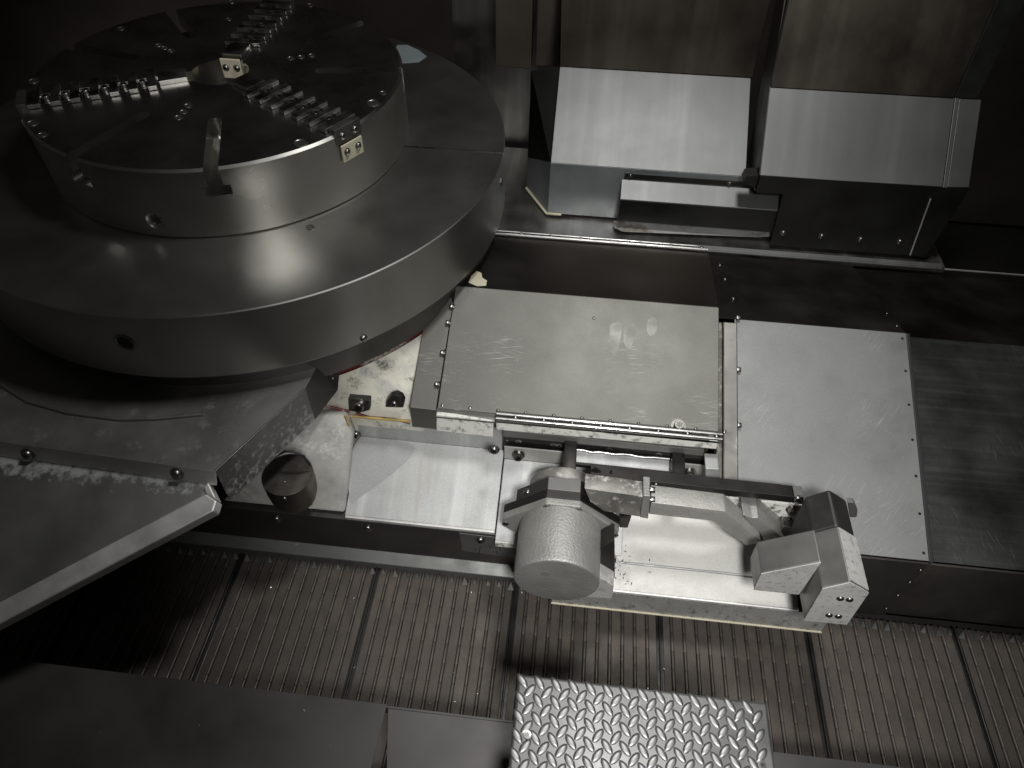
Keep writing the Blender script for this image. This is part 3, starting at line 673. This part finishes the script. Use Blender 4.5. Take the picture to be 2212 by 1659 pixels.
ma.add('pivot_drum', lathe([(0, 0), (rd * .93, 0), (rd, .006), (rd, db - y3_), (rd - .008, db - y3_ + .006), (0, db - y3_ + .006)], 72, origin=(axc + .002, y3_ - .004, AZ), axis=(0, 1, 0)), MT['armworn'], smooth=50)
# arm beams: front faces at y=-.87
YA = -.875
def apr(pix, y0, y1): return prism([at(u, v, y=y0) for u, v in pix], (0, y1 - y0, 0))
zb = at(1390, 1073, y=YA).z; ybk = at(1391, 1039, z=zb).y
print('beam', zb, ybk)
ma.add('inner_beam', apr([(1262, 1055), (1390, 1073), (1383, 1117), (1305, 1105), (1275, 1085)], YA, ybk), MT['armworn'], bevel=.003, smooth=30)
jf = ma.add('joint_flange', apr([(1390, 1070), (1405, 1072), (1400, 1121), (1382, 1118)], YA - .006, ybk + .004), MT['pot'], bevel=.002)
for v in (1058, 1079): ma.bolt(at(1405, v, y=YA + .01), (1, 0, .1), .008, CAPHEAD, jf)
yb5 = at(1410, 1056, z=at(1407, 1085.5, y=YA).z).y + .012
ma.add('elbow_beam', apr([(1407, 1085.5), (1567, 1105), (1644, 1169.7), (1637, 1174), (1612, 1179.5), (1540, 1126), (1401, 1111)], YA, yb5), MT['armcast'], bevel=.003, smooth=30)
# probe head behind the elbow
zq = at(1640, 1116, y=YA + .03)
ma.add('probe_head', apr([(1604, 1112), (1625, 1119), (1638, 1118.5), (1695, 1166), (1692, 1176), (1655, 1178), (1640, 1150)], YA + .03, YA + .10), MT['pot'], bevel=.003, smooth=30)
pt = at(1676, 1166, y=YA + .03)
ma.add('probe_disc', lathe([(0, 0), (.036, 0), (.038, .003), (.038, .016), (.034, .02), (0, .02)], 40, origin=pt + V((0, .03, -.02)), axis=(.25, 0, -1)), MT['house'], smooth=50)
ma.add('probe_tip', box(tuple(at(1696, 1148, y=YA + .05) + V((-.01, 0, -.02))), tuple(at(1716, 1140, y=YA + .05) + V((0, .03, .0)))), MT['jaw'], bevel=.001)
# mounting channel, upright plate and posts
YC = -.80
chn = ma.add('channel', apr([(1275, 1052), (1415, 1052), (1716, 1087), (1716, 1074), (1414, 1041), (1275, 1026)], YC, YC + .035), MT['armdark'], bevel=.0015)
ma.add('upright_plate', apr([(1455, 1042), (1480, 1029), (1688, 1050), (1694, 1055), (1698, 1076), (1455, 1052)], YC + .03, YC + .036), MT['armdark'], bevel=.001)
bp_ = ma.add('bolt_plate', apr([(1567, 1075), (1735, 1092), (1735, 1150), (1620, 1150)], YC + .02, YC + .026), MT['fascia'], bevel=.001)
for u, v in [(1711, 1099), (1697, 1126)]: ma.bolt(at(u, v, y=YC + .02), (0, -1, .1), .011, CAPHEAD, bp_)
ck = ma.add('channel_clip', apr([(1716, 1072), (1736, 1074), (1736, 1090), (1716, 1088)], YC - .003, YC + .03), MT['house'], bevel=.001)
ma.bolt(at(1723, 1077, y=YC - .003), (0, -1, .3), .009, BUTTON, ck)
ma.bolt(at(1417, 1047, y=YC), (0, -1, .3), .007, BUTTON, chn)
for (ua, va, ub, vb) in [(1233, 954, 1229, 1028), (1463, 980, 1466, 1046)]:
    pa0 = at(ua, va, y=YK - .005); pb0 = at(ub, vb, y=YC + .02)
    ma.add('bracket_arm', bar(pa0, pb0, .034, .03), MT['armdark'], bevel=.004, smooth=30)
l0 = [at(1244, 973, y=YK - .02), at(1446, 993, y=YK - .02), at(1445, 1019, y=YK - .055), at(1240, 998, y=YK - .055)]
ma.add('bracket_plate', slab(l0, .006), MT['apron'], bevel=.001)
ma.add('bracket_edge', bar(l0[3] + V((0, -.004, -.004)), l0[2] + V((0, -.004, -.004)), .008, .012), MT['armdark'])
ma.add('bracket_weld', tube([l0[0] + V((i * .02, random.uniform(-.002, .002), .002)) if i < 1 else l0[0].lerp(l0[1], i / 12) + V((0, random.uniform(-.002, .002), .002 + random.uniform(-.001, .001))) for i in range(13)], .005), MT['chrome'], smooth=60)
ma.add('stop_tab', slab([at(u, v, y=YC + .01) for u, v in [(1270, 1022), (1287, 1013), (1310, 1030), (1322, 1018), (1323, 1032), (1275, 1034)]], .006), MT['armdark'])
# small black stop under the inner beam and the black leg beside the pot
ma.add('stop_block', apr([(1338, 1118), (1364, 1117), (1356, 1141), (1338, 1140)], YA + .02, YA + .05), MT['armdark'], bevel=.002)
lg = ma.add('support_leg', apr([(1295, 1185), (1327, 1168), (1328, 1250), (1296, 1262)], -.96, -.91), MT['armdark'], bevel=.002)
ma.add('support_foot', apr([(1255, 1262), (1296, 1248), (1326, 1266), (1322, 1291), (1318, 1294), (1262, 1289)], -1.0, -.93), MT['houselight'], bevel=.002)
# housing: main leg along Y
YH = -1.07
B_p = at(1837, 1256.4, y=YH)
fr = [(1776, 1270), (1837, 1256.4), (1876, 1278.5), (1829, 1347), (1736, 1338)]
F3 = [at(u, v, y=YH) for u, v in fr]
ym = at(1811.5, 1134, x=B_p.x).y; yk = at(1800.5, 1079, x=B_p.x).y
print('housing', B_p, ym, yk)
def sub(a, b, t): return a.lerp(b, t)
hs = prism(F3, (0, ym - YH, 0))
hl = ma.add('housing_leg', hs, MT['house'], bevel=.003)
# front cap and right chamfer are bare, speckled metal
cp = ma.add('housing_cap', prism([p + V((0, -.003, 0)) for p in F3], (0, .0028, 0)), MT['houselight'])
chn_ = (F3[2] - F3[1]); nn_ = V((chn_.z, 0, -chn_.x)).normalized(); nn_ = nn_ if nn_.z > 0 else -nn_
ma.add('housing_chamfer', prism([F3[1] + nn_ * .002 + V((0, .004, 0)), F3[2] + nn_ * .002 + V((0, .004, 0)), F3[2] + nn_ * .002 + V((0, ym - YH - .004, 0)), F3[1] + nn_ * .002 + V((0, ym - YH - .004, 0))], -nn_ * .0018), MT['houselight'])
for u, v in [(1815, 1292), (1835, 1294.5), (1791, 1328), (1811, 1330.5)]: ma.bolt(at(u, v, y=YH - .003), (0, -1, 0), .0085, RIVET, cp)
# rear part of the leg, slightly smaller
cen = (F3[0] + F3[1] + F3[2] + F3[3] + F3[4]) / 5
G3 = [sub(p, cen, .012) + V((0, ym - YH, 0)) for p in F3]
yk += .035
ma.add('housing_rear', prism(G3, (0, yk - ym, 0)), MT['housedark'], bevel=.006)
# side leg of the housing
sidef = [(1644, 1238), (1763, 1212), (1725, 1282), (1628, 1272)]
z_top = at(1763, 1212, y=YH).z
ysf = YH + .055
sf = [at(u, v, y=ysf) for u, v in sidef]
ysb_ = at(1632, 1177, x=sf[0].x).y
print('side', sf, ysb_)
S3 = [sf[0], F3[0] + V((0, ysf - YH, 0)), sf[2], sf[3]]
S3[1] = V((F3[0].x + .001, ysf, sf[1].z))
ma.add('housing_side', prism([sf[0], S3[1], V((F3[4].x + .001, ysf, sf[2].z)), sf[3]], (0, ym - ysf, 0)), MT['house'], bevel=.003)
ma.add('side_cap', prism([p + V((0, -.003, 0)) for p in (sf[0], S3[1], sf[2], sf[3])], (0, .0028, 0)), MT['houselight'])
ma.add('cable_gland', apr([(1832, 1085), (1845, 1086), (1853, 1104), (1851, 1118), (1836, 1118)], yk - .002, yk + .012), MT['house'], bevel=.002)

# ------------------------------------------------------------------ wall covers at the back
ZL = .42
lg_ = Thing('gutter_ledge', 'grey stained ledge along the foot of the wall covers', 'ledge', (1.4, .2, ZL))
lg_.add('ledge_sheet', prism([(.55, .236, ZL - .016), (2.3, .236, ZL - .016), (2.3, .8, ZL), (.55, .8, ZL)], (0, 0, -.02)), MT['ledge'])
lg_.add('end_line', box((2.3, .236, .396), (3.3, .240, .400)), MT['rim'])
lg_.add('edge_angle', prism([(1.42, .232, .402), (2.29, .232, .402), (2.29, .252, .41), (1.42, .252, .41)], (0, 0, -.004)), MT['lip'])
rs = at(1330, 480, z=ZL + .002); rs2 = at(1665, 495, z=ZL + .002)
lg_.add('rust_patch', prism([at(u, v, z=ZL + .0015) for u, v in [(1325, 478), (1345, 472), (1670, 496), (1663, 510), (1640, 512), (1345, 500), (1328, 492)]], (0, 0, -.001)), MT['rust'])
YLc = .363
wl = Thing('wall_cover', 'left bright folded wall cover with the long handle box below it', 'wall cover', (1.25, .4, ZL))
xl0, xl1 = .912, 1.577
zf_ = .626; a35 = rad(33)
yt_ = at(1210, 143, n=(0, -math.sin(a35), math.cos(a35)), p=(xl0, YLc, zf_)).y; zt_ = zf_ + (yt_ - YLc) * math.tan(a35)
wl.add('lower_face', box((xl0, YLc, ZL), (xl1, YLc + .004, zf_ - .002)), MT['wallblue'], bevel=.001)
wl.add('sloping_plate', prism([(xl0, YLc, zf_), (xl1, YLc, zf_), (xl1, yt_, zt_), (xl0, yt_, zt_)], (0, .003, -.004)), MT['wall'], bevel=.001)
up = at(1215, -60, x=xl0); 
uy, uz = yt_ + .06, zt_
tt = at(1215, 0, x=xl0)
def top_of(x, u0, v0, y0, z0):
    p = at(u0, v0, x=x); return p
tl = at(1214, 0, x=xl0 + .0)
print('wall upper', tl, yt_, zt_)
ys_ = yt_ - .004
n_up = V((0, -.96, .28))
pu = V((xl0, ys_, zt_ + .003))
wl.add('upper_sheet', slab([at(u, v, n=n_up, p=pu) for u, v in [(1210, 143), (1625, 167), (1666, -10), (1680, -80), (1214, -80)]], .004), MT['wallup'], bevel=.001)
c0 = at(1137, 405, z=ZL)
d0 = V((xl0, YLc, ZL)) - c0
def chm(u, v):
    n_ = V((d0.y, -d0.x, 0)); return at(u, v, n=n_, p=c0)
wl.add('side_face', slab([c0, V((xl0, YLc, ZL)), V((xl0, YLc, zf_)), chm(1140, 340)], .004), MT['wallblue'], bevel=.001)
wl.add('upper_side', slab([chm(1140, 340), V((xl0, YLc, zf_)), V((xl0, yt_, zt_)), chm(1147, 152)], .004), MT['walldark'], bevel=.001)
wl.add('sealant_bead', tube([c0 + V((0, -.004, 0)), V((xl0 - .003, YLc - .005, ZL)), V((xl0 + .05, YLc - .004, ZL))], .005), MT['cream'], smooth=60)
wl.add('hinge_strip', prism([at(u, v, y=YLc - .004) for u, v in [(1350, 375), (1608, 394), (1608, 404), (1348, 386)]], (0, .004, 0)), MT['walldark'])
hb = Thing('handle_box', 'long angular steel handle box fixed low on the left wall cover', 'handle', (1.4, .33, .5))
hy = YLc - .068
hz0 = at(1345, 387, y=YLc - .003).z; hx0 = at(1343, 387, y=YLc - .003).x
p1 = at(1343, 430, y=hy); p2 = at(1338, 470, y=hy + .02)
hx1 = at(1688, 450, y=hy).x
print('handle', hx0, hz0, p1, p2, hx1)
hb.add('box_body', prism([(hx0, YLc - .003, hz0), (hx0, hy, p1.z), (hx0, hy + .004, p2.z), (hx0, YLc - .003, p2.z - .004)], (hx1 - hx0, 0, 0)), MT['wall'], bevel=.0015)
hb.add('front_face', prism([(hx0 + .002, hy - .002, p1.z - .004), (hx1 - .002, hy - .002, p1.z - .004), (hx1 - .002, hy + .002, p2.z + .001), (hx0 + .002, hy + .002, p2.z + .001)], (0, .0018, 0)), MT['walldark'])
for u, v in [(1362, 379), (1576, 396)]: hb.bolt(at(u, v, y=YLc - .005), (0, -1, 0), .006, BUTTON)
# right cover
YRc = .268
wr = Thing('wall_cover', 'right bright folded wall cover with four bolts along its dark lower face', 'wall cover', (1.9, .3, ZL))
xr0, xr1 = 1.594, 2.169
zr = .691; a47 = rad(47)
yrt = at(1665, 187, n=(0, -math.sin(a47), math.cos(a47)), p=(xr0, YRc, zr)).y; zrt = zr + (yrt - YRc) * math.tan(a47)
lowp = [(1640, 379), (2040, 404), (2095, 405), (2075, 440), (1998, 556), (1965, 552), (1663, 530), (1692, 420), (1636, 417), (1630, 405)]
lf_ = wr.add('lower_face', ypr(lowp, YRc, .004), MT['walldark'], bevel=.001)
for u, v in [(1692, 503), (1775, 510), (1859, 517), (1944, 522)]: wr.bolt(at(u, v, y=YRc - .001), (0, -1, .1), .009, BUTTON, lf_)
wr.add('sloping_plate', prism([(xr0, YRc, zr), (xr1, YRc, zr), (xr1, yrt, zrt), (xr0, yrt, zrt)], (0, .003, -.004)), MT['wall'], bevel=.001)
xr2 = at(2095, 405, y=YRc).x
wr.add('edge_strip', prism([(xr1 + .001, YRc - .002, zr + .003), (xr1 + .014, YRc - .002, zr + .003), (xr1 + .014, yrt, zrt + .004), (xr1 + .001, yrt, zrt + .004)], (0, .003, -.006)), MT['wall'], bevel=.001)
wr.add('end_plate', prism([(xr1 + .016, YRc, zr), (xr2, YRc, zr), (xr2, yrt, zrt), (xr1 + .016, yrt, zrt)], (0, .003, -.004)), MT['wall'], bevel=.001)
n_ur = V((0, -.9, .43)); pur = V((xr0, yrt - .003, zrt + .003))
wr.add('upper_sheet', slab([at(u, v, n=n_ur, p=pur) for u, v in [(1665, 188), (2060, 211), (2153, 0), (2190, -80), (1712, -80), (1694, 0)]], .004), MT['wallup'], bevel=.001)
wr.add('upper_end', slab([at(u, v, n=n_ur, p=pur) for u, v in [(2063, 211), (2110, 213), (2212, 10), (2240, -80), (2192, -80), (2155, 0)]], .004), MT['walldark'], bevel=.001)
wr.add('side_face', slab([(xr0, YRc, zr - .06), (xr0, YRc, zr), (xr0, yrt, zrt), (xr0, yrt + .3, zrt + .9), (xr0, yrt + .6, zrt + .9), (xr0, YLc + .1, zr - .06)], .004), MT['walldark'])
wr.add('corner_gusset', slab([at(u, v, y=YRc + .002) for u, v in [(1612, 382), (1638, 379), (1634, 408), (1605, 395)]], .05), MT['walldark'])
wr.add('edge_weld', tube([at(1966, 551, y=YRc - .004), at(2010, 430, y=YRc - .004)], .0025), MT['rim'])
# pillars at the left of the wall covers
pi = Thing('wall_pillar', 'brown folded sheet pillar behind the rotary table', 'pillar', (.85, .75, .5))
def pw(u, v, y=.80): return at(u, v, y=y)
PIL = metal('pillar_paint', (.15, .125, .10), .55, .3, .25, 4)
pi.add('front_sheet', slab([pw(1070, 142), pw(1147, 150), pw(1152, -60), pw(1070, -60)], .05), PIL, bevel=.003)
pi.add('side_sheet', slab([pw(1157, 143, .78), pw(1208, 143, .78), pw(1213, -60, .78), pw(1163, -60, .78)], .05), PIL, bevel=.003)
cw = Thing('corner_sheet', 'grey stained curved sheet between the rotary table and the left wall cover', 'cover sheet', (.75, .5, ZL))
cw.add('sheet', slab([V((.5, .84, ZL + .002)), V((.95, .84, ZL + .002)), V((.95, .86, ZL + .6)), V((.5, .86, ZL + .6))], .004), MT['ledge'])
rt.add('pale_patch', slab([at(u, v, z=ZT + .001) for u, v in [(858, 97), (880, 97), (905, 108), (922, 122), (905, 134), (870, 137), (850, 120)]], .0005), MT['poly'])  # flat pale blue patch on the table top
# right end: dark enclosure side
single('side_wall', box((3.35, -2, -.1), (3.4, 1.3, 3.2)), MT['backwall'], kind='structure')

# ------------------------------------------------------------------ dried stains with a shape of their own
DRY = metal('dried_coolant', (.30, .296, .272), .6, .8, .1, 6, grain=.3)
DRYW = metal('dried_coolant_pale', (.40, .40, .385), .6, .8, .1, 6, grain=.2)
def blob(pts, f, n=3):
    for _ in range(n):
        pts = [q for i in range(len(pts)) for q in ((pts[i][0] * .75 + pts[(i + 1) % len(pts)][0] * .25, pts[i][1] * .75 + pts[(i + 1) % len(pts)][1] * .25), (pts[i][0] * .25 + pts[(i + 1) % len(pts)][0] * .75, pts[i][1] * .25 + pts[(i + 1) % len(pts)][1] * .75))]
    return [f(u, v) for u, v in pts]
for pts in ([(1316, 700), (1338, 694), (1345, 705), (1340, 735), (1333, 762), (1322, 768), (1312, 745), (1318, 720)], [(1350, 700), (1372, 698), (1374, 715), (1366, 745), (1358, 760), (1348, 745), (1346, 720)], [(1398, 690), (1415, 684), (1422, 700), (1416, 722), (1405, 730), (1396, 715)]):
    cv.add('dried_stain', slab(blob(pts, lambda u, v: pm(u, v, .0005)), .0004), DRY)
cv.add('peeled_patch', slab([at(u, v, n=(0, math.sin(e5), math.cos(e5)), p=(0, YB, ZB + .001)) for u, v in [(1012, 610), (1018, 596), (1030, 585), (1040, 590), (1042, 600), (1052, 606), (1050, 617), (1030, 618)]], .0004), MT['cream'])

DRIP = metal('brown_drip', (.49, .475, .44), .58, .5, .15, 5)
for pts in ([(906, 985), (914, 984), (912, 1030), (906, 1085), (899, 1128), (893, 1128), (899, 1070), (904, 1025)], [(928, 986), (934, 987), (932, 1030), (926, 1070), (921, 1070), (925, 1025)], [(1052, 995), (1058, 996), (1056, 1030), (1050, 1030)]):
    ap.add('drip_stain', slab(blob(pts, lambda u, v: at(u, v, n=na, p=pB + na * .0009), 2), .0004), DRIP)
STN = metal('grey_blue_film', (.455, .455, .455), .58, .55, .08, 5, grain=.4)
ap.add('coolant_film', slab(blob([(765, 947), (800, 945), (900, 957), (890, 985), (850, 1020), (812, 1050), (775, 1075), (755, 1095), (752, 1040)], lambda u, v: at(u, v, n=na, p=pB + na * .0006), 2), .0003), STN)

# ------------------------------------------------------------------ loose chips
cv_, cf_ = [], []
def chip(p, s):
    a = random.uniform(0, 6.3); d = V((math.cos(a), math.sin(a), random.uniform(-.2, .4))) * s; w = V((-d.y, d.x, .0)) * .3; b = len(cv_)
    cv_.extend([p - d - w, p + d - w * .6, p + d * .9 + w, p - d * .8 + w + V((0, 0, s * .4))]); cf_.append([b, b + 1, b + 2, b + 3])
for i in range(90):
    chip(V((random.uniform(-.2, 2.4), random.uniform(-1.35, -.9), .006)), random.uniform(.001, .0035))
for i in range(14): chip(V((random.uniform(-.1, .7), random.uniform(ys - .3, ys - .02), ZS + .002)), random.uniform(.001, .0025))
for i in range(14): chip(at(random.uniform(60, 430), random.uniform(860, 990), z=ZG + .002), random.uniform(.001, .002))
single('metal_chips', (cv_, cf_), MT['chip'], kind='stuff')
cv_, cf_ = [], []
for i in range(26):
    u = random.choice([1345, 1352, 1362, 1398, 1332]) + random.gauss(0, 5); v = random.uniform(1178, 1262)
    chip(at(u, v, n=nt1, p=(0, yt, hz + .006)), random.uniform(.0015, .004))
for i in range(22): chip(at(random.uniform(1090, 1540), 968 + random.uniform(-6, 6) + (random.random() < .5) * 8, y=YF - .034), random.uniform(.001, .003))
single('dark_chips', (cv_, cf_), MT['dark'], kind='stuff')
print('lugs', cnt)
